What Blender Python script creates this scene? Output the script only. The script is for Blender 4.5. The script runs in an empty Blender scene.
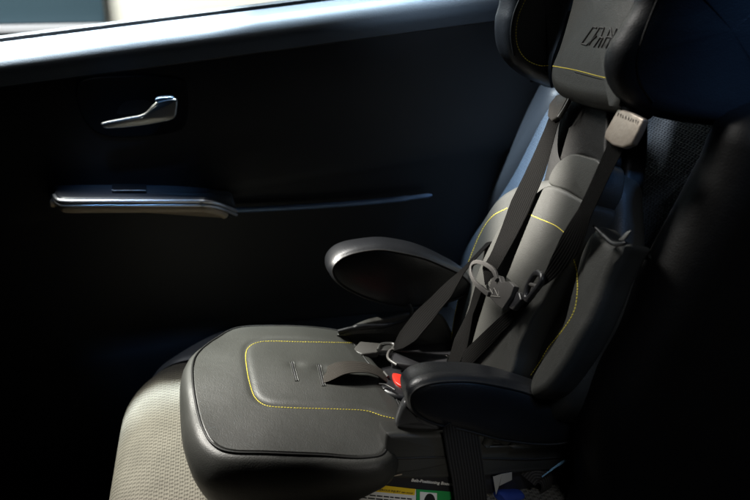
import bpy, bmesh, math, random
from mathutils import Vector, noise
from mathutils.bvhtree import BVHTree
random.seed(4)
V = Vector
sc = bpy.context.scene
COL = sc.collection

# ------------------------------------------------------------------ camera
FPX = 800.0
yaw, pit = math.radians(11.5), math.radians(21.2)
CF = V((math.sin(yaw)*math.cos(pit), math.cos(yaw)*math.cos(pit), -math.sin(pit)))
CR = V((math.cos(yaw), -math.sin(yaw), 0))
CU = CR.cross(CF)
def ray(x, y): return CF + CR*((x-375)/FPX) - CU*((y-250)/FPX)
CAM = -1.27*ray(300, 385)
cd = bpy.data.cameras.new('camera'); cam = bpy.data.objects.new('camera', cd); COL.objects.link(cam)
from mathutils import Matrix
M3 = Matrix((CR, CU, -CF)).transposed()
cam.matrix_world = Matrix.Translation(CAM) @ M3.to_4x4()
cd.sensor_width = 36; cd.lens = 36*FPX/750; cd.clip_start = .02; cd.clip_end = 60
cd.dof.use_dof = True; cd.dof.focus_distance = 1.24; cd.dof.aperture_fstop = 3.8
sc.camera = cam

# ------------------------------------------------------------------ world, lamps, exposure
w = bpy.data.worlds.new('World'); sc.world = w; w.use_nodes = True
w.node_tree.nodes['Background'].inputs[0].default_value = (.3, .5, 1, 1)
w.node_tree.nodes['Background'].inputs[1].default_value = .0008
sc.view_settings.view_transform = 'Standard'; sc.view_settings.look = 'None'
sc.view_settings.exposure = 0; sc.view_settings.gamma = 1
def aim(o, loc, to):
    o.location = loc
    o.rotation_euler = (V(to)-V(loc)).to_track_quat('-Z', 'Y').to_euler()
def spot(name, loc, to, power, cone, blend, rad, col):
    l = bpy.data.lights.new(name, 'SPOT'); l.energy = power; l.spot_size = math.radians(cone)
    l.spot_blend = blend; l.shadow_soft_size = rad; l.color = col
    o = bpy.data.objects.new(name, l); COL.objects.link(o); aim(o, loc, to); return o
def area(name, loc, to, power, sx, sy, col, spread=180):
    l = bpy.data.lights.new(name, 'AREA'); l.energy = power; l.shape = 'RECTANGLE'; l.size = sx; l.size_y = sy; l.color = col
    l.spread = math.radians(spread)
    o = bpy.data.objects.new(name, l); COL.objects.link(o); aim(o, loc, to); return o
spot('cushion_key_lamp', (-.95, .86, 1.28), (-.18, .16, -.04), 520, 24, 1.0, .05, (1, .955, .87))
spot('backrest_key_lamp', (-.92, .66, 1.20), (.41, .055, .25), 1050, 11, .7, .03, (1, .95, .87))
spot('bench_fill_spot', (-.60, .28, 1.2), (-.21, .40, -.12), 22, 13, 1, .04, (.9, .94, 1))  # added spot; the door shades the bench bolster from the key lamp
spot('lower_back_lamp', (-.98, .40, 1.10), (.27, .085, .05), 480, 11, 1, .02, (1, .95, .87))
area('sill_lamp', (-.60, .735, 1.02), (-.60, .560, .50), 10, 1.05, .04, (.78, .89, 1), 18)
spot('far_bolster_lamp', (-.35, .42, 1.5), (.47, .30, .30), 240, 23, 1.0, .06, (.66, .84, 1))
spot('door_armrest_lamp', (-.30, .0, 1.5), (-.27, .44, .20), 22, 13, 1, .03, (.22, .5, 1))
spot('near_wing_fill_spot', (.95, -1.05, 1.45), (.60, -.20, .52), 55, 15, 1, .06, (.18, .44, 1))  # added blue spot with a narrow cone, tints the near headrest wing
spot('armrest_fill_spot', (.48, -.95, 1.15), (.25, -.22, .10), 9, 12, 1, .05, (.16, .48, 1))  # added blue spot for the highlight on top of the near armrest
spot('base_fill_spot', (.05, -1.25, .60), (.17, -.2, -.07), 15, 14, 1, .06, (1, .95, .88))  # added spot from the camera side, brightens label, belt and base
spot('side_fill_lamp', (.35, -1.3, 1.5), (.56, -.32, .12), 20, 30, 1, .15, (.85, .9, 1))
area('rear_sill_lamp', (.16, .735, 1.04), (.16, .560, .53), 1.1, .55, .04, (.62, .80, 1), 18)
area('wall_fill_light', (-1.5, 1.6, 3.0), (-.6, 4, .6), 470, 1.5, 1.5, (1, .97, .92))  # added area light that brightens the wall outside; no street lamp there

# ------------------------------------------------------------------ planes and pixel design helpers (everything lands on a real plane)
def P(x, y, pl, off=0):
    n, o = pl; r = ray(x, y); oo = o + n*off
    return CAM + r*(n.dot(oo-CAM)/n.dot(r))
def ZP(z): return (V((0, 0, 1)), V((0, 0, z)))
def YP(y): return (V((0, -1, 0)), V((0, y, 0)))
BN = V((-.942, 0, .336)); BP = (BN, V((.315, 0, 0)))      # reclined booster back
CN = V((.06, 0, 1)).normalized(); CP = (CN, V((0, 0, 0)))  # cushion top, front a bit higher
SN = V((-.93, 0, .367)); SP = (SN, V((.43, 0, 0)))         # car seat back

def crom(pts, n, closed=False):
    pts = [V(p) for p in pts]; m = len(pts); out = []
    seg = m if closed else m-1; per = 12
    for i in range(seg):
        if closed: a, b, c, d = pts[i-1], pts[i], pts[(i+1) % m], pts[(i+2) % m]
        else: a, b, c, d = pts[max(i-1, 0)], pts[i], pts[i+1], pts[min(i+2, m-1)]
        for k in range(per):
            t = k/per
            out.append(.5*((2*b)+(c-a)*t+(2*a-5*b+4*c-d)*t*t+(3*b-a-3*c+d)*t**3))
    if not closed: out.append(pts[-1])
    return resample(out, n, closed)
def resample(pts, n, closed=False):
    q = pts+[pts[0]] if closed else pts
    L = [0]
    for i in range(1, len(q)): L.append(L[-1]+(q[i]-q[i-1]).length)
    out = []; j = 0
    for k in range(n):
        s = L[-1]*k/(n if closed else n-1)
        while j < len(L)-2 and L[j+1] < s: j += 1
        t = (s-L[j])/max(L[j+1]-L[j], 1e-9); out.append(q[j].lerp(q[j+1], min(max(t, 0), 1)))
    return out

# ------------------------------------------------------------------ materials
def nt(name):
    m = bpy.data.materials.new(name); m.use_nodes = True
    return m, m.node_tree.nodes, m.node_tree.links, m.node_tree.nodes['Principled BSDF']
def plain(name, col, rough=.5, metal=0, bump=0, scale=200, spec=.5, var=.0):
    m, N, L, b = nt(name)
    b.inputs['Base Color'].default_value = (*col, 1); b.inputs['Roughness'].default_value = rough
    b.inputs['Metallic'].default_value = metal; b.inputs['Specular IOR Level'].default_value = spec
    tc = N.new('ShaderNodeTexCoord')
    if bump:
        t = N.new('ShaderNodeTexNoise'); t.inputs['Scale'].default_value = scale; t.inputs['Detail'].default_value = 4
        L.new(tc.outputs['Object'], t.inputs['Vector'])
        bp = N.new('ShaderNodeBump'); bp.inputs['Strength'].default_value = bump; bp.inputs['Distance'].default_value = .001
        L.new(t.outputs['Fac'], bp.inputs['Height']); L.new(bp.outputs[0], b.inputs['Normal'])
    if var:
        t = N.new('ShaderNodeTexNoise'); t.inputs['Scale'].default_value = 18; t.inputs['Detail'].default_value = 6
        L.new(tc.outputs['Object'], t.inputs['Vector'])
        mr = N.new('ShaderNodeMapRange'); mr.inputs[3].default_value = rough-var; mr.inputs[4].default_value = rough+var
        L.new(t.outputs['Fac'], mr.inputs[0]); L.new(mr.outputs[0], b.inputs['Roughness'])
    return m
def leather(name, col, rough=.42, grain=.25, scale=520, spec=.5):
    m, N, L, b = nt(name)
    tc = N.new('ShaderNodeTexCoord')
    v = N.new('ShaderNodeTexVoronoi'); v.inputs['Scale'].default_value = scale; v.feature = 'SMOOTH_F1'
    n1 = N.new('ShaderNodeTexNoise'); n1.inputs['Scale'].default_value = 9; n1.inputs['Detail'].default_value = 4
    n2 = N.new('ShaderNodeTexNoise'); n2.inputs['Scale'].default_value = 34; n2.inputs['Detail'].default_value = 2
    for t in (v, n1, n2): L.new(tc.outputs['Object'], t.inputs['Vector'])
    b1 = N.new('ShaderNodeBump'); b1.inputs['Strength'].default_value = .16; b1.inputs['Distance'].default_value = .004
    L.new(n2.outputs['Fac'], b1.inputs['Height'])
    b2 = N.new('ShaderNodeBump'); b2.inputs['Strength'].default_value = grain; b2.inputs['Distance'].default_value = .0006; b2.invert = True
    L.new(v.outputs['Distance'], b2.inputs['Height']); L.new(b1.outputs[0], b2.inputs['Normal']); L.new(b2.outputs[0], b.inputs['Normal'])
    r = N.new('ShaderNodeMapRange'); r.inputs[3].default_value = rough-.05; r.inputs[4].default_value = rough+.08
    L.new(n1.outputs['Fac'], r.inputs[0]); L.new(r.outputs[0], b.inputs['Roughness'])
    mx = N.new('ShaderNodeMixRGB'); mx.inputs[1].default_value = (*[c*.9 for c in col], 1); mx.inputs[2].default_value = (*[c*1.1 for c in col], 1)
    L.new(n1.outputs['Fac'], mx.inputs[0]); L.new(mx.outputs[0], b.inputs['Base Color'])
    b.inputs['Specular IOR Level'].default_value = spec
    return m
def webbing(name, col, rough=.55):
    m, N, L, b = nt(name)
    b.inputs['Base Color'].default_value = (*col, 1); b.inputs['Roughness'].default_value = rough
    b.inputs['Specular IOR Level'].default_value = .03
    tc = N.new('ShaderNodeUVMap'); sp = N.new('ShaderNodeSeparateXYZ'); L.new(tc.outputs[0], sp.inputs[0])
    def sine(src, k):
        a = N.new('ShaderNodeMath'); a.operation = 'MULTIPLY'; a.inputs[1].default_value = k; L.new(src, a.inputs[0])
        c = N.new('ShaderNodeMath'); c.operation = 'SINE'; L.new(a.outputs[0], c.inputs[0]); return c.outputs[0]
    rib = sine(sp.outputs['X'], 2*math.pi/.0042)      # lengthwise ribs
    wv = sine(sp.outputs['Y'], 2*math.pi/.0019)       # cross weave
    mu = N.new('ShaderNodeMath'); mu.operation = 'MULTIPLY_ADD'; mu.inputs[1].default_value = .35
    L.new(wv, mu.inputs[0]); L.new(rib, mu.inputs[2])
    bp = N.new('ShaderNodeBump'); bp.inputs['Strength'].default_value = .6; bp.inputs['Distance'].default_value = .0005
    L.new(mu.outputs[0], bp.inputs['Height']); L.new(bp.outputs[0], b.inputs['Normal'])
    mr = N.new('ShaderNodeMapRange'); mr.inputs[1].default_value = -1.3; mr.inputs[2].default_value = 1.3
    L.new(mu.outputs[0], mr.inputs[0])
    mx = N.new('ShaderNodeMixRGB'); mx.inputs[1].default_value = (*[c*.45 for c in col], 1); mx.inputs[2].default_value = (*[c*1.4 for c in col], 1)
    L.new(mr.outputs[0], mx.inputs[0]); L.new(mx.outputs[0], b.inputs['Base Color'])
    return m
def fabric(name, col, cell=.0095):
    # woven cloth: staggered dimples, fine yarn noise, slight wear
    m, N, L, b = nt(name)
    tc = N.new('ShaderNodeUVMap'); sp = N.new('ShaderNodeSeparateXYZ')
    n0 = N.new('ShaderNodeTexNoise'); n0.inputs['Scale'].default_value = 55; L.new(tc.outputs[0], n0.inputs['Vector'])
    vm = N.new('ShaderNodeVectorMath'); vm.operation = 'MULTIPLY_ADD'; vm.inputs[1].default_value = (.0035, .0035, 0)
    L.new(n0.outputs['Color'], vm.inputs[0]); L.new(tc.outputs[0], vm.inputs[2]); L.new(vm.outputs[0], sp.inputs[0])
    def sine(src, k, fn='SINE'):
        a = N.new('ShaderNodeMath'); a.operation = 'MULTIPLY'; a.inputs[1].default_value = k; L.new(src, a.inputs[0])
        c = N.new('ShaderNodeMath'); c.operation = fn; L.new(a.outputs[0], c.inputs[0]); return c.outputs[0]
    k = 2*math.pi/cell
    p = N.new('ShaderNodeMath'); p.operation = 'MULTIPLY'; L.new(sine(sp.outputs['X'], k), p.inputs[0]); L.new(sine(sp.outputs['Y'], k*.62), p.inputs[1])
    q = N.new('ShaderNodeMath'); q.operation = 'MULTIPLY_ADD'; q.inputs[1].default_value = .35; L.new(sine(sp.outputs['Y'], k*2.48), q.inputs[0]); L.new(p.outputs[0], q.inputs[2])
    mr = N.new('ShaderNodeMapRange'); mr.inputs[1].default_value = -.9; mr.inputs[2].default_value = .3; L.new(q.outputs[0], mr.inputs[0])
    n = N.new('ShaderNodeTexNoise'); n.inputs['Scale'].default_value = 700; L.new(tc.outputs[0], n.inputs['Vector'])
    n3 = N.new('ShaderNodeTexNoise'); n3.inputs['Scale'].default_value = 16; n3.inputs['Detail'].default_value = 5; L.new(tc.outputs[0], n3.inputs['Vector'])
    bp = N.new('ShaderNodeBump'); bp.inputs['Strength'].default_value = .8; bp.inputs['Distance'].default_value = .0016
    L.new(mr.outputs[0], bp.inputs['Height'])
    b2 = N.new('ShaderNodeBump'); b2.inputs['Strength'].default_value = .7; b2.inputs['Distance'].default_value = .0005
    L.new(n.outputs['Fac'], b2.inputs['Height']); L.new(bp.outputs[0], b2.inputs['Normal']); L.new(b2.outputs[0], b.inputs['Normal'])
    mx = N.new('ShaderNodeMixRGB'); mx.inputs[1].default_value = (*[c*.58 for c in col], 1); mx.inputs[2].default_value = (*col, 1)
    L.new(mr.outputs[0], mx.inputs[0])
    m2 = N.new('ShaderNodeMixRGB'); m2.blend_type = 'MULTIPLY'; m2.inputs[0].default_value = .5
    L.new(mx.outputs[0], m2.inputs[1]); L.new(n3.outputs['Fac'], m2.inputs[2]); L.new(m2.outputs[0], b.inputs['Base Color'])
    b.inputs['Roughness'].default_value = .85; b.inputs['Specular IOR Level'].default_value = .2
    return m
PLL = plain('worn_print', (.25, .24, .22), .6)
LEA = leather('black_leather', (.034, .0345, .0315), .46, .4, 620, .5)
LEA2 = leather('shaded_smooth_leather', (.009, .010, .012), .38, .3, 480, .55)  # darker copy of the black leather; armrest shade put into the colour
LEA4 = leather('shaded_wing_leather', (.012, .0135, .016), .48, .35, 480, .35)  # black leather darkened so the near headrest wing looks shaded
LEA3 = leather('shaded_dark_leather', (.006, .0058, .0055), .5, .3, 460, .25)  # shade under the headrest and on the side bolster put into the colour
PIPE = plain('piping_leather', (.012, .012, .012), .5, spec=.3)
YEL = plain('yellow_thread', (.75, .62, .05), .6)
WEB = webbing('black_webbing', (.0036, .0035, .0034), .7)
WEBB = webbing('belt_webbing', (.022, .0215, .021), .6)
WEBG = webbing('grey_webbing', (.05, .045, .04), .5)
BEI = fabric('beige_cloth', (.175, .160, .132))
BLU = fabric('slate_cloth', (.16, .2, .26), .008)
VIN = leather('charcoal_vinyl', (.06, .065, .075), .45, .3, 480)
PLA = plain('black_plastic', (.018, .018, .02), .35, bump=.2, scale=600)
PLG = plain('dark_grey_plastic', (.07, .067, .064), .38, bump=.15, scale=500)
CHR = plain('satin_metal', (.36, .36, .35), .4, 1, bump=.1, scale=300, var=.08)
STD = plain('dark_clip_metal', (.10, .095, .09), .35, .7, bump=.6, scale=130, var=.12)
STE = plain('brushed_clip_metal', (.44, .38, .32), .42, .5, bump=.6, scale=130, var=.15)
RED = plain('red_plastic', (.85, .035, .02), .35)
DOOR = plain('door_plastic', (.007, .007, .009), .5, bump=.35, scale=700)
SILL = plain('sill_vinyl', (.10, .115, .14), .42, bump=.5, scale=500)
RUB = plain('black_rubber', (.008, .008, .009), .6)
WHI = plain('white_paper', (.7, .7, .66), .6)
LYE = plain('yellow_label', (.75, .5, .02), .5)
LGR = plain('green_label', (.02, .28, .07), .5)
INK = plain('black_ink', (.01, .01, .01), .6)
BCL = plain('blue_cloth', (.008, .03, .2), .8, bump=.5, scale=200)
PAL = plain('pale_render', (.82, .79, .72), .9, bump=.4, scale=30)
SLA = plain('slate_paint', (.03, .062, .085), .6, bump=.2, scale=20)

# ------------------------------------------------------------------ object helpers
def tag(o, label=None, cat=None, group=None, kind=None):
    for k, v in (('label', label), ('category', cat), ('group', group), ('kind', kind)):
        if v: o[k] = v
    return o
def empty(name, loc, label, cat, group=None):
    o = bpy.data.objects.new(name, None); COL.objects.link(o); o.location = loc; o.empty_display_size = .05
    return tag(o, label, cat, group)
def obj(name, bm, mat, parent=None, smooth=True, label=None):
    bmesh.ops.recalc_face_normals(bm, faces=bm.faces)
    me = bpy.data.meshes.new(name); bm.to_mesh(me); bm.free()
    me.materials.append(mat)
    for p in me.polygons: p.use_smooth = smooth
    if smooth: me.set_sharp_from_angle(angle=math.radians(50))
    o = bpy.data.objects.new(name, me); COL.objects.link(o)
    if parent:
        o.parent = parent; pl = parent
        off = V((0, 0, 0))
        while pl: off += pl.location; pl = pl.parent
        o.location = -off if not hasattr(parent, 'x') else o.location
        # keep geometry in world coordinates: cancel the parents' own offsets
        o.location = -off
    if label: o['label'] = label
    return o
def bridge(bm, A, B):
    n = len(A)
    for i in range(n): bm.faces.new((A[i], A[(i+1) % n], B[(i+1) % n], B[i]))
def ringmesh(rings, cap0=True, cap1=True, uv=None):
    bm = bmesh.new(); vr = [[bm.verts.new(p) for p in r] for r in rings]
    for a, b in zip(vr, vr[1:]): bridge(bm, a, b)
    if cap0: bm.faces.new(vr[0][::-1])
    if cap1: bm.faces.new(vr[-1])
    return bm
def outward(o, n):
    m = len(o); c = sum(o, V((0, 0, 0)))/m
    out = []
    for i in range(m):
        t = (o[(i+1) % m]-o[i-1]).normalized(); d = t.cross(n).normalized(); out.append(d)
    s = sum(out[i].dot(o[i]-c) for i in range(m))
    return [d*(1 if s > 0 else -1) for d in out], c
def pad(outline, n, thick, r=None, dome=.004, N=120, rings=16, wr=.0, wsc=18, hf=None, back=True, seed=0):
    """pillow: outline is the widest silhouette on the front plane, body goes back along -n"""
    n = n.normalized(); o = crom(outline, N, True); out, c = outward(o, n)
    r = r if r is not None else thick/2
    r = min(r, thick/2)
    R = []
    inner = [p-d*r for p, d in zip(o, out)]
    for k in range(rings):
        s = (k+.02)/rings
        R.append([c+(p-c)*s+n*(dome*(1-s*s)) for p in inner])
    for k in range(9):
        a = math.pi/2*k/8
        R.append([p+d*(r*math.sin(a)-r)+n*(r*math.cos(a)-r) for p, d in zip(o, out)])
    for k in range(1, 4):
        R.append([p-n*(r+(thick-2*r)*k/3) for p in o])
    for k in range(1, 7):
        a = math.pi/2*k/6
        R.append([p+d*(r*math.cos(a)-r)-n*(thick-r+r*math.sin(a)) for p, d in zip(o, out)])
    for ring in R:
        for i, p in enumerate(ring):
            q = p
            if hf: q = q+n*hf(p)
            if wr:
                v = noise.noise_vector(V(p)*wsc+V((seed, seed, 0))); q = q+v*wr
            ring[i] = q
    return ringmesh(R)
def tube(pts, rad, closed=False, n=8, N=None, smooth=True):
    if smooth: pts = crom(pts, N or max(12, len(pts)*6), closed)
    m = len(pts); rings = []; up = None
    for i, p in enumerate(pts):
        if closed: t = pts[(i+1) % m]-pts[i-1]
        else: t = pts[min(i+1, m-1)]-pts[max(i-1, 0)]
        t.normalize()
        if up is None: up = t.orthogonal().normalized()
        up = (up-t*up.dot(t)).normalized(); s = t.cross(up)
        rr = rad[i*(len(rad)-1)//(m-1)] if isinstance(rad, (list, tuple)) else rad
        rings.append([p+(up*math.cos(a)+s*math.sin(a))*rr for a in [2*math.pi*k/n for k in range(n)]])
    bm = bmesh.new(); vr = [[bm.verts.new(p) for p in r] for r in rings]
    for a, b in zip(vr, vr[1:]): bridge(bm, a, b)
    if closed:
        # match the frame where the loop closes
        a, b = vr[-1], vr[0]
        k0 = min(range(n), key=lambda k: sum((a[i].co-b[(i+k) % n].co).length for i in range(n)))
        bridge(bm, a, [b[(i+k0) % n] for i in range(n)])
    else:
        bm.faces.new(vr[0][::-1]); bm.faces.new(vr[-1])
    return bm
def ribbon(pts, widths, ups, thick=.0016, N=60, edge=True):
    """webbing: centre line, width and face normal per control point"""
    cen = crom(pts, N)
    # interpolate width / normal on the same parameter
    L = [0]
    for i in range(1, len(pts)): L.append(L[-1]+(V(pts[i])-V(pts[i-1])).length)
    bm = bmesh.new(); uvl = bm.loops.layers.uv.new('UVMap'); rows = []; s = 0
    K = 8
    for i, p in enumerate(cen):
        if i: s += (p-cen[i-1]).length
        f = L[-1]*i/(N-1); j = 0
        while j < len(L)-2 and L[j+1] < f: j += 1
        t = min(max((f-L[j])/max(L[j+1]-L[j], 1e-6), 0), 1)
        w_ = widths[j]*(1-t)+widths[j+1]*t; u = V(ups[j]).lerp(V(ups[j+1]), t).normalized()
        tg = (cen[min(i+1, N-1)]-cen[max(i-1, 0)]).normalized()
        sd = tg.cross(u).normalized(); nn = sd.cross(tg).normalized()
        row = []
        for k in range(K+1):
            a = k/K-.5; row.append((p+sd*(a*w_)+nn*(thick/2-(.0004 if k in (0, K) else 0)), a*w_, s))
        for k in range(K, -1, -1):
            a = k/K-.5; row.append((p+sd*(a*w_)-nn*(thick/2-(.0004 if k in (0, K) else 0)), a*w_, s))
        rows.append([(bm.verts.new(q), x, y) for q, x, y in row])
    for A, B in zip(rows, rows[1:]):
        m = len(A)
        for k in range(m):
            q = (A[k], A[(k+1) % m], B[(k+1) % m], B[k]); fc = bm.faces.new([z[0] for z in q])
            for lp, z in zip(fc.loops, q): lp[uvl].uv = (z[1], z[2])
    bm.faces.new([z[0] for z in rows[0]][::-1]); bm.faces.new([z[0] for z in rows[-1]])
    return bm
def prism(poly, n, thick, bev=.0015):
    """flat plate with bevelled edges; poly on its front face"""
    bm = bmesh.new(); n = n.normalized()
    a = [bm.verts.new(p) for p in poly]; b = [bm.verts.new(p-n*thick) for p in poly]
    bm.faces.new(a); bm.faces.new(b[::-1]); bridge(bm, b, a)
    bmesh.ops.recalc_face_normals(bm, faces=bm.faces)
    if bev: bmesh.ops.bevel(bm, geom=bm.edges[:], offset=bev, segments=3, profile=.5, affect='EDGES', clamp_overlap=True)
    return bm
def bvh(o):
    me = o.data; return BVHTree.FromPolygons([v.co.copy() for v in me.vertices], [tuple(p.vertices) for p in me.polygons])
def onto(tree, px, py, lift=.0005):
    r = ray(px, py).normalized(); h = tree.ray_cast(CAM, r)
    if h[0] is None: return None
    nn = h[1] if h[1].dot(r) < 0 else -h[1]
    return h[0]+nn*lift, nn
def stitches(tree, pix, pitch=.0046, dash=.0034, rad=.0007):
    pts = []
    for q in crom([V((x, y, 0)) for x, y in pix], 300):
        h = onto(tree, q.x, q.y, .0003)
        if h: pts.append(h[0])
    L = sum((a-b).length for a, b in zip(pts, pts[1:])); n = max(2, int(L/pitch)); st = resample(pts, n*4+1)
    bm = bmesh.new()
    for k in range(n):
        a = st[k*4]; b = st[min(k*4+3, len(st)-1)]
        if (b-a).length > .01 or (b-a).length < 1e-5: continue
        t = (b-a).normalized(); u = t.orthogonal().normalized(); v = t.cross(u); rr = []
        for s, q in ((0, .35), (.2, 1), (.8, 1), (1, .35)):
            rr.append([bm.verts.new(a.lerp(b, s)+(u*math.cos(x)+v*math.sin(x))*rad*q) for x in [math.tau*i/6 for i in range(6)]])
        for A, B in zip(rr, rr[1:]): bridge(bm, A, B)
        bm.faces.new(rr[0][::-1]); bm.faces.new(rr[-1])
    return bm
def px_(l, pl, off=0): return [P(x, y, pl, off) for x, y in l]
def text_mesh(s, size, origin, xd, yd, ext=.0002, bold=False):
    c = bpy.data.curves.new('t', 'FONT'); c.body = s; c.size = size; c.extrude = ext
    if bold: c.offset = size*.018
    o = bpy.data.objects.new('t', c); COL.objects.link(o)
    bpy.context.view_layer.update()
    me = bpy.data.meshes.new_from_object(o.evaluated_get(bpy.context.evaluated_depsgraph_get()))
    bm = bmesh.new(); bm.from_mesh(me); bpy.data.objects.remove(o); bpy.data.curves.remove(c); bpy.data.meshes.remove(me)
    zd = xd.cross(yd).normalized()
    for v in bm.verts: v.co = origin+xd*v.co.x+yd*v.co.y+zd*v.co.z
    return bm
def merge(bms):
    out = bmesh.new()
    for b in bms:
        me = bpy.data.meshes.new('tmp'); b.to_mesh(me); b.free(); out.from_mesh(me); bpy.data.meshes.remove(me)
    return out
def box(lo, hi, bev=0):
    bm = bmesh.new(); bmesh.ops.create_cube(bm, size=1)
    lo, hi = V(lo), V(hi)
    for v in bm.verts: v.co = V([(lo[i]+hi[i])/2+v.co[i]*(hi[i]-lo[i]) for i in range(3)])
    if bev: bmesh.ops.bevel(bm, geom=bm.edges[:], offset=bev, segments=3, profile=.5, affect='EDGES')
    return bm

# ================================================================== OUTSIDE THE WINDOW
gr = obj('ground', box((-8, .9, -.72), (8, 12, -.7)), plain('asphalt', (.05, .05, .052), .9, bump=.5, scale=60)); tag(gr, kind='structure')
wl = obj('building_wall', box((-4.5, 4.0, -.7), (5, 4.3, 3.2), .02), PAL)
tag(wl, 'pale cream rendered wall seen brightly lit through the car window', 'wall')
q0 = P(106, 22, YP(3.9))
sh = empty('shutter', (q0.x-1.3, 3.9, -.7), 'slate blue shutter standing left of the pale wall outside the window', 'shutter')
obj('shutter_panel', box((q0.x-2.6, 3.86, q0.z+.001), (q0.x, 3.98, 3.0), .01), SLA, sh)
obj('shutter_base', box((q0.x-2.6, 3.87, -.7), (q0.x-.02, 3.98, q0.z-.042), .01), SLA, sh)
obj('shutter_sill', box((q0.x-2.6, 3.80, q0.z-.040), (q0.x-.01, 3.98, q0.z-.002), .006), plain('pale_stone', (.42, .42, .46), .8, bump=.3, scale=40), sh)

# ================================================================== CAR DOOR
door = empty('car_door', (0, .6, -.6), 'black inner side of the closed car door with bright sill, behind the booster seat', 'car door')
def zt(x): return .528+.106*x
prof = [(.585, -.02), (.575, .0), (.56, -.001), (.545, -.004), (.528, -.009), (.513, -.018), (.502, -.030), (.496, -.046), (.495, -.060), (.495, -.072)]
def sweepx(prof, xs, zf, close=False):
    bm = bmesh.new(); rows = [[bm.verts.new((x, y, zf(x)+dz)) for y, dz in prof] for x in xs]
    for A, B in zip(rows, rows[1:]):
        for k in range(len(A)-1): bm.faces.new((A[k], B[k], B[k+1], A[k+1]))
    if close:
        for A, B in zip(rows, rows[1:]): bm.faces.new((A[-1], B[-1], B[0], A[0]))
        bm.faces.new(rows[0]); bm.faces.new(rows[-1][::-1])
    return bm
xs = [-1.3+2.6*i/60 for i in range(61)]
pf = [p.to_tuple()[:2] for p in [V((a, b, 0)) for a, b in prof]]
pf = [(q.x, q.y) for q in crom([V((a, b, 0)) for a, b in prof], 32)]
obj('door_sill', sweepx(pf+[(.60, -.072)], xs, zt, True), SILL, door)
body = [(.60, -.074), (.494, -.074), (.491, -.10), (.490, -.15), (.492, -.20), (.494, -.26), (.490, -.32), (.494, -.345), (.505, -.36), (.505, -.55), (.50, -.62), (.49, -.66), (.47, -.68), (.468, -.95), (.485, -1.15), (.60, -1.15)]
obj('door_panel', sweepx([(q.x, q.y) for q in [V((a, b, 0)) for a, b in body]], xs, zt, True), DOOR, door)
obj('window_seal', sweepx([(.574, .002), (.574, .008), (.585, .012), (.60, .008), (.60, -.02), (.586, -.021)], xs, zt, True), RUB, door)
gm, GN, GL, gb = nt('window_glass')
tr = GN.new('ShaderNodeBsdfTransparent'); tr.inputs[0].default_value = (.93, .96, .95, 1); gl = GN.new('ShaderNodeBsdfGlossy'); gl.inputs['Roughness'].default_value = .02
mx = GN.new('ShaderNodeMixShader'); mx.inputs[0].default_value = .05
GL.new(tr.outputs[0], mx.inputs[1]); GL.new(gl.outputs[0], mx.inputs[2]); GL.new(mx.outputs[0], GN['Material Output'].inputs['Surface'])
obj('window_glass', sweepx([(.590, .0), (.594, .0), (.625, .5), (.621, .5)], xs, zt, True), gm, door)
# handle with its recessed bezel
bz = px_([(78, 84), (120, 76), (178, 78), (188, 92), (186, 124), (168, 134), (110, 137), (84, 120)], YP(.4875))
obj('handle_bezel', pad(bz, V((0, -1, 0)), .006, .003, -.003), plain('bezel_plastic', (.008, .008, .009), .7, spec=.15), door)
hd = px_([(101, 126), (103, 122.5), (125, 118), (143, 114), (153, 105), (159, 101), (176, 99), (177, 110), (174, 119), (160, 123), (135, 127), (108, 129)], YP(.455))
hl = obj('door_handle', pad(hd, V((0, -1, 0)), .014, .005, .003, N=140, rings=8), CHR, door)
obj('handle_cap', pad(px_([(157, 98), (172, 97), (173, 101), (157, 102)], YP(.457)), V((0, -1, 0)), .02, .003, 0, N=40, rings=4), plain('blue_grey_cap', (.10, .16, .24), .3), hl)
# armrest on the door
AN = V((.064, 0, 1)).normalized(); AP = (AN, V((-.396, .41, .211)))
def onA(x, y, dz=0): return V((x, y, .211-.064*(x+.396)+dz))
am = px_([(54, 192), (57, 196), (66, 198), (100, 198), (150, 198), (195, 198), (206, 198.5)], AP)
am += [P(217, 200.5, YP(am[-1].y+.012)), P(227, 204, YP(am[-1].y+.032)), P(236, 208, YP(am[-1].y+.062))]
rear = [onA(am[-1].x-.004, .482, -.016), onA(am[-1].x-.02, .494, -.010), onA(-.2, .496), onA(am[0].x+.01, .496), onA(am[0].x-.001, .47), onA(am[0].x-.002, .445)]
ar = obj('door_armrest', pad(am+rear, AN, .020, .009, .0, N=200, rings=10), plain('armrest_vinyl', (.05, .055, .065), .42, bump=.4, scale=600), door)
trm = plain('polished_trim', (.8, .8, .82), .32, .6)
def low(dz, k=0): return [p+V((0, -k, dz)) for p in am]
t_a = obj('armrest_trim', tube(low(-.006, .001), .0036, n=12, N=110), trm, ar)
t_b = obj('armrest_trim', tube(low(-.0145, .001), .0028, n=12, N=110), trm, ar)
un = [p+V((0, .004, -.016)) for p in am[:-1]]
obj('armrest_underside', pad(un+[q+V((-.01, 0, -.016)) for q in rear], AN, .017, .008, 0, N=160, rings=4), plain('tan_underside', (.5, .4, .29), .45, bump=.3, scale=400), ar)
sw = px_([(112, 183.5), (146, 183.5), (146, 191), (112, 191)], AP, .002)
swo = obj('window_switch', prism(sw, AN, .006, .001), PLA, ar)
for a, b in ((0, 1), (3, 2)): obj('switch_edge', tube([sw[a]+V((0, 0, .001)), sw[b]+V((0, 0, .001))], .0013, smooth=False), CHR, swo)
tl = px_([(205, 211), (260, 209), (330, 205), (390, 200), (432, 195)], YP(.488))
obj('trim_strip', tube(tl, [.0058]*8+[.0045, .002], n=10, N=60), plain('blue_grey_trim', (.22, .32, .5), .38, .5), door)

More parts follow.
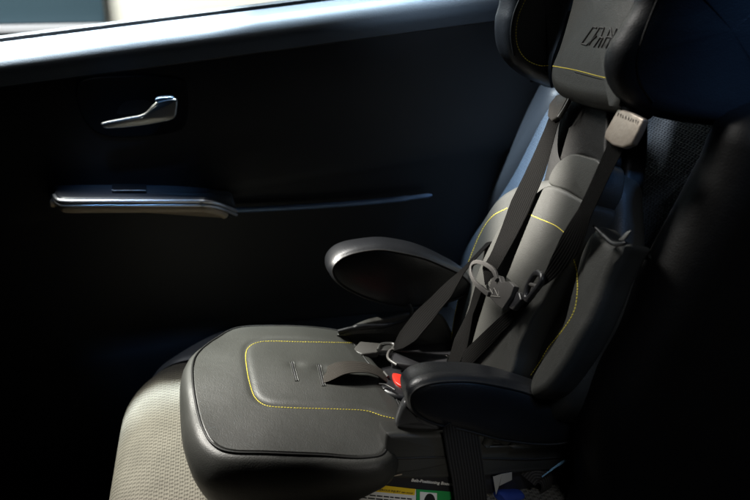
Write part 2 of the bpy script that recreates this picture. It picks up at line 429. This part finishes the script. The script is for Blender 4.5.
# ================================================================== CAR REAR SEAT
rs = empty('rear_seat', (.2, 0, -.6), 'car rear bench with beige woven cushion and slate back, under the booster seat', 'car seat')
BZ = -.118
def bench_section(y0, y1, mat, name, crown, ztop, xf, ny=30, lab=None):
    # profile in x: from the rear, over the top, round the front edge, down
    bm = bmesh.new(); uvl = bm.loops.layers.uv.new('UVMap'); rows = []
    prof = []
    for i in range(26): prof.append((.5-(.5-xf-.09)*i/25, 0))
    R = .09
    for i in range(1, 14):
        a = math.pi/2*i/13; prof.append((xf+R-R*math.sin(a), -R+R*math.cos(a)))
    for i in range(1, 8): prof.append((xf+.012*i/7*3, -R-.04*i))
    for j in range(ny+1):
        t = j/ny; y = y0+(y1-y0)*t; r = []; s = 0; last = None
        for (x, z) in prof:
            e = 4*t*(1-t); k = crown*(1-(2*t-1)**6)
            xx = x + (3.2*max(0, y-.25)**2 if x < .2 else 0)
            q = V((xx-(k*.5 if z < -.02 else 0), y, ztop+z+k - .018*max(0, (-xx+.0))*2))
            s += (q-last).length if last else 0; last = q
            r.append((bm.verts.new(q), s, y))
        rows.append(r)
    for A, B in zip(rows, rows[1:]):
        for k in range(len(A)-1):
            q = (A[k], B[k], B[k+1], A[k+1]); f = bm.faces.new([z[0] for z in q])
            for lp, z in zip(f.loops, q): lp[uvl].uv = (z[2], z[1])
    # close ends and underside so it has a body
    for r in (rows[0], rows[-1]):
        bm.faces.new([z[0] for z in r])
    return obj(name, bm, mat, rs, label=lab)
bench_section(-.34, .340, BEI, 'cushion_insert', .006, BZ, -.315)
bench_section(.343, .462, VIN, 'cushion_bolster', .008, BZ+.004, -.308)
# seat back: far bolster, insert, near bolster
def slab(pl_pts, n, thick, r, mat, name, dome=.01, **k):
    return obj(name, pad(pl_pts, n, thick, r, dome, **k), mat, rs)
fb = px_([(556, 88), (520, 72), (497, 84), (462, 150), (432, 208), (408, 262), (395, 330), (440, 330), (452, 262), (505, 178)], SP)
slab(fb, SN, .10, .035, VIN, 'back_bolster', .008)
fi = px_([(560, 88), (640, 60), (770, 90), (745, 200), (690, 300), (640, 400), (600, 470), (440, 340), (452, 268), (508, 178)], SP)
bmI = pad(fi, SN, .08, .02, .004)
uvl = bmI.loops.layers.uv.new('UVMap')
upv = SN.cross(V((0, 1, 0)))
for f in bmI.faces:
    for lp in f.loops: lp[uvl].uv = (lp.vert.co.y, lp.vert.co.dot(upv))
obj('back_insert', bmI, BLU, rs)
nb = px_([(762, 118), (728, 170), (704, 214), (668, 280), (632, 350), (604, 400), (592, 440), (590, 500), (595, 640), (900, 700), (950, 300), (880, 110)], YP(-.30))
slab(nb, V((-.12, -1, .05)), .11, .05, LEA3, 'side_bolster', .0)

# ================================================================== BOOSTER SEAT
bo = empty('booster_seat', (.1, 0, BZ), 'black leather child booster seat with yellow stitching, strapped on the rear bench', 'booster seat')
# --- cushion
top = px_([(240, 327.5), (216, 338), (199, 352), (193, 365), (193.5, 385), (197, 406), (204, 430), (214, 444), (232, 452), (270, 454.5), (320, 455), (366, 456), (384, 452), (386, 434), (402, 412), (388, 382), (366, 358), (350, 338), (336, 330), (290, 327)], CP)
st_px = [(352, 343), (300, 342), (266, 341.5), (252, 345), (246, 353), (247, 370), (251, 388), (256, 399), (267, 406), (290, 408), (340, 409.5), (366, 411), (382, 416), (395, 419)]
stc = [P(x, y, CP) for x, y in st_px]; stc = crom(stc, 160)
def cush_h(p):
    h = .004*noise.noise(p*9)+.013*math.exp(-((p.x+.02)**2/.012+(p.y-.02)**2/.02))
    dd = min((p-q).length for q in stc); h -= .0022*math.exp(-(dd/.0060)**2)
    x0 = .090+max(0, .13-p.y)*.17
    if p.x > x0: h -= .75*(p.x-x0)**1.35*min(1, max(.1, (p.y+.19)/.12))
    # dents at the two slots
    for c in (S1, S2): h -= .0035*math.exp(-((p-c).length/.012)**2)
    return h
S1, S2 = P(296, 371, CP), P(322, 374, CP)
def cushion():
    N = 240; o = crom(top, N, True); out, c = outward(o, CN); R = []
    for k in range(60):
        s = (k+.02)/60
        R.append([c+(p-c)*s for p in o])
    for ring in R:
        for i, p in enumerate(ring):
            q = p+CN*cush_h(p)
            q += noise.noise_vector(p*14)*.0012
            ring[i] = q
    base = [CN*cush_h(p)+noise.noise_vector(p*14)*.0012 for p in o]
    for off, dz in ((-.002, -.0018), (0, -.0035), (.004, -.0035), (.010, -.010), (.0145, -.020), (.0175, -.035), (.018, -.05), (.016, -.065), (.012, -.08), (.006, -.095), (0, -.105)):
        ring = []
        for p, d, b in zip(o, out, base):
            depth = min(1, max(.38, 1-(p.x+.01)*5.2))
            fr = max(0, -d.x)
            q = p+b+d*(off*(1+.45*fr))+V((0, 0, dz*depth*(1.1)))
            q += noise.noise_vector(p*11+V((0, 0, dz*14)))*.0035*min(1, -dz/.03)
            ring.append(q)
        R.append(ring)
    return ringmesh(R), o, base, out
bmC, co, cb, cout = cushion()
cu = obj('seat_cushion', bmC, LEA, bo)
# geometry is in world coords inside the mesh; ray tests use mesh coords directly
pip = [p+b+d*.001+V((0, 0, -.0015)) for p, b, d in zip(co, cb, cout)]
obj('piping', tube(pip, .0017, True, smooth=False, n=8), PIPE, cu)
ct = bvh(cu)
obj('stitching', stitches(ct, st_px), YEL, cu)
for (a, b) in (((292, 362), (297, 381)), ((319, 365), (324, 386))):
    ln = lambda dx, lift: [onto(ct, a[0]+(b[0]-a[0])*k/9+dx, a[1]+(b[1]-a[1])*k/9, lift)[0] for k in range(10)]
    sl = obj('strap_slot', tube(ln(-2, .0002)+ln(1.6, .0002)[::-1], .0010, True, smooth=False, n=6), LEA, cu)
    obj('slot_gap', tube(ln(-.2, -.0004), .0018, smooth=False, n=8), RUB, sl)
# --- crotch strap and buckle
c0 = P(322, 377, CP, .006)
cs = [c0, P(327, 374.5, CP, .014), P(343, 368, CP, .024), P(361, 367, CP, .022), P(376, 371, CP, .012), P(388, 379, CP, -.002)]
obj('crotch_strap', ribbon(cs, [.048, .046, .040, .036, .034, .034], [(0, 0, 1), (-.2, 0, 1), (0, 0, 1), (.1, 0, 1), (.3, 0, 1), (.4, 0, 1)], .0022), WEBG, bo)
bk = obj('harness_buckle', pad(px_([(378, 371), (390, 368), (408, 374), (418, 386), (410, 396), (392, 394), (380, 386)], CP, .0), CN, .02, .007, .002, N=80, rings=6), PLA, bo)
obj('release_button', pad(px_([(393, 373), (405.5, 376.5), (404, 386), (395, 381.5)], CP, .006), CN, .012, .002, .001, N=60, rings=5), RED, bk)
obj('buckle_guide', merge([tube(px_([(379, 384), (386, 385), (395, 390)], CP, .006), .0014), tube(px_([(384, 372), (388, 377)], CP, .006), .0022)]), PLG, bk)
# two tongues lying on the far side
t1 = obj('buckle_tongue', prism(px_([(352, 350), (360, 341), (382, 343), (378, 352), (362, 354)], CP, .0), CN, .012, .003), PLG, bo)
obj('tongue_tip', merge([tube(px_([(378, 350), (382, 344), (394, 344), (392, 351)], CP, .004), .0025, n=8), prism(px_([(379, 350), (382, 345), (393, 345), (391, 350)], CP, .002), CN, .006, .001)]), CHR, t1)
t2 = obj('buckle_tongue', prism(px_([(391, 354), (397, 351), (450, 354), (447, 363), (410, 365), (392, 362)], CP, .004), CN, .014, .003), PLA, bo)
obj('tongue_tip', tube(px_([(397, 365), (388, 358), (391, 350), (402, 351), (432, 354), (447, 356)], CP, .008), [.0024, .0026, .0024, .0014, .001, .0012], n=8), PLG, t2)
# --- far side cover with piped edge (under the far armrest)
fc = px_([(337, 333), (352, 325), (374, 317), (398, 312), (412, 310), (440, 312), (455, 340), (452, 356), (400, 352), (360, 346), (342, 340)], YP(.158))
fco = obj('side_cover', pad(fc, V((-.25, -1, .75)), .05, .008, .004, wr=.002, wsc=25), LEA, bo)
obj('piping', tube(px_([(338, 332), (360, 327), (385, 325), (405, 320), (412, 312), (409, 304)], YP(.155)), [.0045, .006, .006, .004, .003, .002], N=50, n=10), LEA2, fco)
# --- base: cover strip, shell, label
BY = YP(-.192)
bc = px_([(385.5, 460), (385, 448), (385.5, 437), (388, 435), (395, 434.5), (420, 434), (470, 434), (520, 440), (560, 436), (585, 440), (590, 458), (560, 470), (500, 476), (440, 479), (400, 479), (388, 478), (386, 474)], BY)
bco = obj('base_cover', pad(bc, V((0, -1, .15)), .05, .007, .003, wr=.0025, wsc=22, N=160), LEA, bo)
bt = bvh(bco)
obj('piping', tube([onto(bt, x, y, .0005)[0] for x, y in ((388, 458), (410, 458), (440, 457), (480, 458), (530, 459), (570, 456))], .0016, N=60), PIPE, bco)
obj('cover_wrinkle', merge([tube(px_([(482, 432), (492, 430), (498, 436), (508, 441)], YP(-.20)), [.004, .010, .008, .003], N=30, n=12),
    tube(px_([(486, 447), (510, 446), (540, 444), (565, 438)], YP(-.205)), [.002, .005, .006, .003], N=30, n=12),
    tube(px_([(484, 427), (490, 437), (486, 446)], YP(-.20)), [.003, .007, .003], N=30, n=12)]), LEA, bco)
bs = px_([(320, 474), (400, 472), (480, 472), (560, 466), (600, 480), (600, 580), (300, 580)], BY, -.012)
bso = obj('base_shell', pad(bs, V((0, -1, 0)), .20, .006, 0, N=120, rings=6), PLA, bo)
obj('shell_pan', box((.06, -.165, -.112), (.34, .165, -.035), .01), PLA, bso)
LB = (V((0, -1, 0)), V((0, -.192+.0112, 0)))
def lab(poly, off, mat, name, par): return obj(name, prism(px_(poly, LB, off), V((0, -1, 0)), .0006, 0), mat, par, smooth=False)
wlb = lab([(335, 481), (416, 489.5), (416, 545), (335, 540)], .0006, WHI, 'warning_label', bso)
lab([(352, 482), (415.5, 489.4), (414.5, 495.5), (345, 489)], .0012, LYE, 'warning_stripe', wlb)
glb = lab([(416.4, 489.5), (470, 493.5), (470, 545), (416.4, 545)], .0006, LGR, 'green_label', bso)
lab([(420, 492), (437, 493.5), (437, 520), (420, 520)], .0012, WHI, 'pictogram_panel', glb)
obj('pictogram', merge([prism(crom(px_([(426, 496), (430, 493.8), (434, 496.5), (436, 505), (436, 520), (422, 520), (423, 505)], LB, .0018), 40, True), V((0, -1, 0)), .0005, 0)]), INK, glb)
def txt(s, a, b, off, mat, name, par, bold=True):
    p, q = P(*a, LB, off), P(*b, LB, off); xd = (q-p); L = xd.length; xd.normalize(); yd = V((0, -1, 0)).cross(xd)
    bm = text_mesh(s, 1, V((0, 0, 0)), V((1, 0, 0)), V((0, 1, 0)), .0, bold)
    wd = max(v.co.x for v in bm.verts); k = L/wd; bm.free()
    bm = text_mesh(s, k, p, xd, yd, .0001, bold); return obj(name, bm, mat, par, smooth=False)
txt('DEATH or SERIOUS INJURY can occur', (364, 489.3), (413, 494.2), .0016, INK, 'lettering', wlb)
txt('Belt-Positioning Booster', (411, 481.5), (455, 486), .0006, WHI, 'lettering', bso)
rb = random.Random(2); bars = []
for k in range(9):
    y = 492.6+k*3.1; x = 347
    while x < 410:
        l = rb.uniform(2, 7)
        bars.append(prism(px_([(x, y+.095*(x-347)), (x+l, y+.095*(x+l-347)), (x+l, y+1.2+.095*(x+l-347)), (x, y+1.2+.095*(x-347))], LB, .0011), V((0, -1, 0)), .0003, 0)); x += l+1.1
obj('small_print', merge(bars), INK, wlb, smooth=False)
obj('hem_cord', tube(px_([(373, 479), (385, 477.5), (402, 474.5)], YP(-.2)), .0009), plain('tan_cord', (.3, .24, .17), .7), bo)

# --- armrests
def armrest(face_px, Y, depth, wr, seed, name='armrest', n=V((0, -1, 0)), bul=.012):
    N = 160; pl = YP(Y); o = crom(px_(face_px, pl), N, True); n = n.normalized(); out, c = outward(o, n); R = []
    for k in range(20):
        s = (k+.02)/20; R.append([c+(p-c)*s+n*(.007*(1-s**4)) for p in o])
    for off, dz in ((.001, -.001), (.0015, -.003), (.004, -.006), (.0075, -.013), (bul, -.026), (bul+.0015, -.04), (bul, -.054), (bul-.003, depth*-1+.006), (-.008, -depth), (-.02, -depth-.002)):
        R.append([p+d*off+n*dz for p, d in zip(o, out)])
    for r in R:
        for i, p in enumerate(r): r[i] = p+noise.noise_vector(p*16+V((seed, 0, 0)))*wr
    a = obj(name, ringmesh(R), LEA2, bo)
    pp = [p+d*.0015+noise.noise_vector(p*16+V((seed, 0, 0)))*wr for p, d in zip(o, out)]
    obj('piping', tube(pp, .0017, True, smooth=False), PIPE, a)
    return a
far_face = [(334, 271), (339, 262), (350, 256), (366, 252.5), (384, 251.5), (405, 254), (425, 259.5), (446, 268), (462, 277), (470, 288), (458, 298), (436, 304), (412, 307), (386, 304), (358, 294), (340, 283)]
near_face = [(412, 400), (415, 393), (424, 387), (442, 383), (472, 383), (500, 387), (530, 396.5), (556, 405), (577, 415), (585, 428), (575, 439), (545, 443), (510, 441), (480, 433), (450, 427), (428, 420), (415, 411)]
armrest(far_face, .165, .056, .0025, 3, bul=.008)
armrest(near_face, -.215, .044, .0025, 9, bul=.003)
obj('armrest_hinge', pad(px_([(395, 426), (398, 412), (404, 402), (412, 404), (430, 420), (448, 426), (440, 432), (404, 430)], YP(-.178)), V((-.3, -1, .2)), .03, .009, .003, N=90, rings=6), plain('hinge_plastic', (.07, .072, .075), .3), bo)

# --- backrest: shell with side wings, centre pad, upper pad
sh_px = [(447, 350), (450, 318), (459, 280), (470, 243), (484, 212), (498, 194), (520, 181), (545, 176), (570, 166), (600, 164), (612, 176), (614, 200), (614, 238), (614, 262), (605, 310), (588, 350), (560, 410), (500, 420), (450, 390)]
bso_px = px_(sh_px, BP, .010)
def wing_h(p):
    u = -p.y
    return .0
sp1 = obj('backrest', pad(bso_px, BN, .06, .022, .0, N=200, rings=40, wr=.002, wsc=14), LEA, bo)
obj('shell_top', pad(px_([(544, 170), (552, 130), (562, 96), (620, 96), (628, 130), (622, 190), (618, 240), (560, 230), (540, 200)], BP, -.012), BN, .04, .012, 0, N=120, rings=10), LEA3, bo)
cp_px = [(462, 352), (468, 312), (477, 272), (490, 242), (505, 218), (528, 198), (549, 185), (580, 198), (590, 206), (578, 236), (563, 266), (545, 296), (530, 322), (518, 348), (508, 378), (490, 384), (466, 378)]
cpo = obj('back_panel', pad(px_(cp_px, BP, .046), BN, .045, .007, .005, N=180, rings=30, wr=.0015, wsc=16), LEA, bo)
upo = obj('back_panel', pad(px_([(548, 183), (555, 165), (570, 154), (586, 156), (600, 163), (598, 188), (588, 205), (580, 199), (566, 190)], BP, .045), BN, .04, .0035, .001, N=90, rings=14), LEA, bo)
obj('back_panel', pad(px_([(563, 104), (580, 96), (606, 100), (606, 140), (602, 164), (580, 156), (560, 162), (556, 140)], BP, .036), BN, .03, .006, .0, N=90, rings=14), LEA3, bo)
# near side wing with piped top edge
wg_px = [(594, 226), (604, 236), (616, 243), (627, 243), (620, 258), (609, 282), (600, 305), (587, 334), (568, 366), (548, 392), (530, 398), (528, 378), (546, 348), (561, 320), (569, 290), (578, 252)]
wg = obj('side_wing', pad(px_(wg_px, BP, .045), BN+V((0, -.25, 0)), .05,   .014, .003, N=150, rings=20, wr=.0015, wsc=20), LEA, bo)
obj('piping', tube(px_([(594, 226), (604, 236), (614, 244), (626, 243)], BP, .058), [.002, .003, .003, .002], N=30), LEA2, wg)
obj('zip_pull', prism(px_([(618, 240), (626, 232), (631, 230), (624, 240)], BP, .062), BN, .002, .0005), CHR, wg)
# stitching on the back
trees = [bvh(x) for x in (sp1, cpo, wg)]
def multi(px, py, lift):
    best = None
    for t in trees:
        h = onto(t, px, py, lift)
        if h and (best is None or (h[0]-CAM).length < (best[0]-CAM).length): best = h
    return best
class MT:
    def ray_cast(self, o, d):
        best = (None, None, None, None)
        for t in trees:
            h = t.ray_cast(o, d)
            if h[0] is not None and (best[0] is None or h[3] < best[3]): best = h
        return best
for pix in ([(449, 356), (452, 335), (455, 315), (463, 280), (471, 256), (482, 231), (493, 216), (508, 208)], [(528, 214), (545, 221), (556, 226), (566, 234)], [(571, 253), (576.5, 270), (577.5, 292), (574, 312), (563, 330), (549, 347), (540, 362), (530, 376)]):
    obj('stitching', stitches(MT(), pix), YEL, sp1)
# --- headrest
HN = BN
hp = obj('headrest', pad(px_([(585, -60), (566, 10), (556, 45), (547, 70), (549, 90), (570, 100), (610, 108), (618, 106), (628, 60), (644, 0), (664, -60)], BP, .075), HN, .06, .022, .006, N=160, rings=24), LEA, bo)
ht = bvh(hp)
obj('stitching', stitches(ht, [(550, 65.5), (575, 70), (600, 76.5), (620, 81)]), YEL, hp)
crs = [h[0] for h in [onto(ht, x, y, -.0004) for x, y in ((551, 67.5), (575, 72), (600, 78.5), (620, 83))] if h]
obj('seam', tube(crs, .0012, N=40), PIPE, hp)
lg = []
def st(*p):
    pp = []
    for (a, b), (c, d) in zip(p, p[1:]): pp += [(a+(c-a)*k/6, b+(d-b)*k/6) for k in range(7)]
    q = [h[0] for h in [onto(ht, 570+x, 10+y, .0005) for x, y in pp] if h]
    if len(q) > 1: lg.append(tube(q, .0012, smooth=False, n=6))
st((23.5, 17), (12, 33.5)); st((23.5, 17), (27, 18)); st((12, 33.8), (17, 35)); st((30, 17.5), (19, 35.2)); st((27, 26), (17, 35))
st((34.5, 18), (31, 27), (24, 37.2)); st((30, 27), (33, 28), (28.5, 37.5)); st((41, 18), (37, 27), (31.5, 37.6)); st((41, 18), (42, 27), (36, 38))
st((47, 18.5), (43.5, 27), (38.5, 38)); st((37, 27), (43.5, 28)); st((30, 17.5), (34.5, 18))
obj('emblem', merge(lg), INK, hp)
fw = px_([(524, -60), (516, 0), (510, 22), (511, 46), (519, 64), (534, 78), (552, 86), (560, 88), (558, 60), (570, 20), (590, -60)], YP(.155))
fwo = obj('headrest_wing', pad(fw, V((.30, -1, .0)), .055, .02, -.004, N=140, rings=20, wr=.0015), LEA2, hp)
ft = bvh(fwo)
obj('stitching', stitches(ft, [(528, -6), (519, 14), (516, 32), (518, 47), (526, 59), (538, 65), (549, 65.5)]), YEL, fwo)
obj('piping', tube([h[0] for h in [onto(ft, x, y, .0005) for x, y in ((522, -6), (514, 14), (511, 34), (514, 55))] if h], .0018, N=40), PIPE, fwo)
nw = px_([(668, -60), (653, 0), (638, 26), (623, 52), (621, 78), (632, 100), (655, 116), (700, 126), (745, 128), (790, 110), (810, 40), (830, -60)], YP(-.20))
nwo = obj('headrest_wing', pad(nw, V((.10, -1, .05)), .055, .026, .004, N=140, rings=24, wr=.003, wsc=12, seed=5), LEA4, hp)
nt_ = bvh(nwo)
obj('piping', tube([h[0] for h in [onto(nt_, x, y, .0003) for x, y in ((660, -6), (650, 18), (642, 40), (637, 62), (641, 84), (653, 102))] if h], .0016, N=50), PIPE, nwo)

# --- harness straps
B = BP
obj('harness_strap', ribbon([P(562, 98, B, .05), P(551, 128, B, .052), P(536, 170, B, .056), P(520, 206, B, .060), P(506, 238, B, .062), P(494, 262, B, .066), P(484, 276, B, .066)],
    [.036, .038, .042, .045, .046, .044, .038], [BN, BN, BN+V((0, -.25, 0)), BN+V((0, -.3, 0)), BN+V((0, -.1, 0)), BN, BN]), WEB, bo)
obj('harness_strap', ribbon([P(480, 284, B, .058), P(471, 312, B, .056), P(461, 342, B, .058), P(452, 366, B, .06)],
    [.030, .036, .040, .04], [BN, BN+V((0, .2, 0)), BN+V((0, -.2, 0)), BN]), WEB, bo)
obj('harness_strap', ribbon([P(626, 128, B, .05), P(613, 152, B, .055), P(598, 184, B, .062), P(584, 214, B, .066), P(570, 244, B, .066), P(556, 266, B, .064), P(543, 282, B, .062)],
    [.038, .040, .043, .043, .037, .024, .014], [BN, BN, BN+V((0, .1, 0)), BN+V((0, .1, 0)), BN+V((0, -.4, 0)), BN+V((0, -.7, 0)), BN]), WEB, bo)
obj('harness_strap', ribbon([P(535, 294, B, .058), P(520, 308, B, .056), P(502, 324, B, .056), P(484, 342, B, .056), P(462, 364, B, .056)],
    [.008, .014, .026, .034, .038], [BN, BN+V((0, -.5, .3)), BN+V((0, -.3, .3)), BN, BN]), WEB, bo)
# strap covers near the headrest
obj('strap_cover', merge([prism(px_([(547, 116), (549, 104), (556, 95), (563, 92.5), (568, 96), (557, 117), (551, 121)], B, .06), BN, .010, .002)]), STD, bo)
obj('strap_cover', tube(px_([(571, 95), (565, 107), (558.5, 117)], B, .060), .0022), CHR, bo)
sc2 = obj('strap_cover', prism(px_([(618, 108), (631, 112), (643.5, 118.5), (637, 133), (631, 144), (622, 147.5), (612, 145), (603.5, 138), (605, 131)], B, .066), BN, .010, .0028), STE, bo)
ux = (P(642, 120, B, .067)-P(618, 110, B, .067)).normalized()
glyph = []
rg = random.Random(7)
for k in range(9):
    bx = 618+k*2.5; by = 113+k*1.0
    for _ in range(2):
        x0 = bx+rg.uniform(0, 1.5); x1 = bx+rg.uniform(0, 1.8)
        glyph.append(tube(px_([(x0, by), (x1-.8, by+3.2)], B, .0662), .0004, smooth=False, n=5))
obj('embossed_mark', merge(glyph), INK, sc2)
# --- chest clip: male half with loop, female half as a ring
cl = obj('chest_clip', prism(px_([(492, 277.5), (498.5, 275), (501, 282), (509, 281), (514, 286), (510, 297), (502, 309), (496, 305), (491, 299), (487, 295)], B, .078), BN, .010, .0018), PLG, bo)
obj('clip_loop', ribbon(px_([(497, 280), (494, 271), (486, 264.5), (477, 262), (472, 265), (471, 273), (475, 282), (482, 289), (489, 294.5)], B, .080), [.0075, .007, .0065, .0065, .007, .0065, .0065, .007, .0075], [BN]*9, .0045), PLG, cl)
obj('clip_tongue', prism(px_([(511, 288), (519, 292), (521, 300), (512, 310), (504, 306), (505, 298)], B, .072), BN, .010, .003), PLA, cl)
obj('clip_mark', merge([tube(px_(q, B, .0788), .0006, smooth=False, n=5) for q in ([(490, 289), (493, 294), (494, 288)], [(494, 288), (498, 296), (499, 289)], [(491, 296), (500, 297)])]), PLL, cl)
cr = obj('clip_ring', tube(px_([(537, 273), (542, 276), (541, 283), (535, 291), (528, 299), (526, 296), (528, 287), (532, 279)], B, .070), .0046, True, N=60, n=10), PLA, bo)
obj('ring_bar', tube(px_([(529, 284), (540, 287)], B, .070), .003, smooth=False), PLG, cr)

# ================================================================== CAR SEAT BELT
sb = empty('seat_belt', (.2, -.2, BZ), 'black car seat belt looped over the booster base under the armrest', 'seat belt')
ND = V((0, -1, .1))
obj('lap_belt', ribbon(px_([(458, 418), (461, 432), (464, 452), (468, 476), (472, 510), (476, 550)], YP(-.214)), [.050, .050, .050, .048, .048, .048], [ND+V((0, .6, .6)), ND, ND, ND, ND, ND], .002), WEBB, sb)
obj('shoulder_belt', ribbon([P(505, 226, YP(.175)), P(482, 250, YP(.15)), P(462, 272, YP(.13)), P(444, 294, YP(.12)), P(424, 316, YP(.10)), P(408, 336, YP(.085)), P(398, 350, YP(.07))],
    [.03, .022, .022, .032, .040, .044, .046], [BN, BN, BN, BN+V((0, -.5, 0)), BN+V((0, -.6, .3)), BN+V((0, -.4, .5)), BN], .002), WEB, sb)

# ================================================================== SMALL THINGS BESIDE THE BASE
pt = empty('paper_tag', P(500, 488, YP(-.2)), 'folded off-white paper tag standing just right of the seat belt', 'tag')
obj('front_fold', prism(px_([(493, 477), (502, 474), (499, 486), (496, 495)], YP(-.20)), V((-.2, -1, 0)), .0006, 0), plain('tag_paper', (.3, .29, .26), .7), pt, smooth=False)
obj('back_fold', prism(px_([(502, 474.2), (512, 472.5), (512, 480), (499.5, 486)], YP(-.198)), V((.2, -1, 0)), .0006, 0), plain('tag_paper', (.3, .29, .26), .7), pt, smooth=False)
bl = obj('cloth', pad(px_([(500, 497), (512, 494), (526, 496), (530, 510), (515, 520), (498, 512)], YP(-.20)), V((0, -1, .3)), .03, .012, .004, wr=.005, wsc=40), BCL)
tag(bl, 'crumpled bright blue cloth below the paper tag at the bottom edge', 'cloth')
lp = empty('strap_loop', P(540, 490, YP(-.19)), 'worn grey strap end curled into a loop under the near armrest', 'strap')
obj('loop_webbing', ribbon(px_([(528, 480), (534, 474), (544, 476), (547, 486), (541, 500), (532, 506), (531, 494)], YP(-.19)), [.026]*7, [(-.6, -1, .5), (-.2, -1, .6), (.5, -1, .3), (.6, -1, 0), (.3, -1, -.4), (-.3, -1, -.3), (-.6, -1, 0)], .002), WEBG, lp)
obj('pull_cord', tube(px_([(542, 477), (550, 471), (556, 466.5), (566, 460)], YP(-.205)), [.001, .0016, .0022, .0012], N=30), plain('pale_blue_cord', (.25, .5, .7), .5), lp)
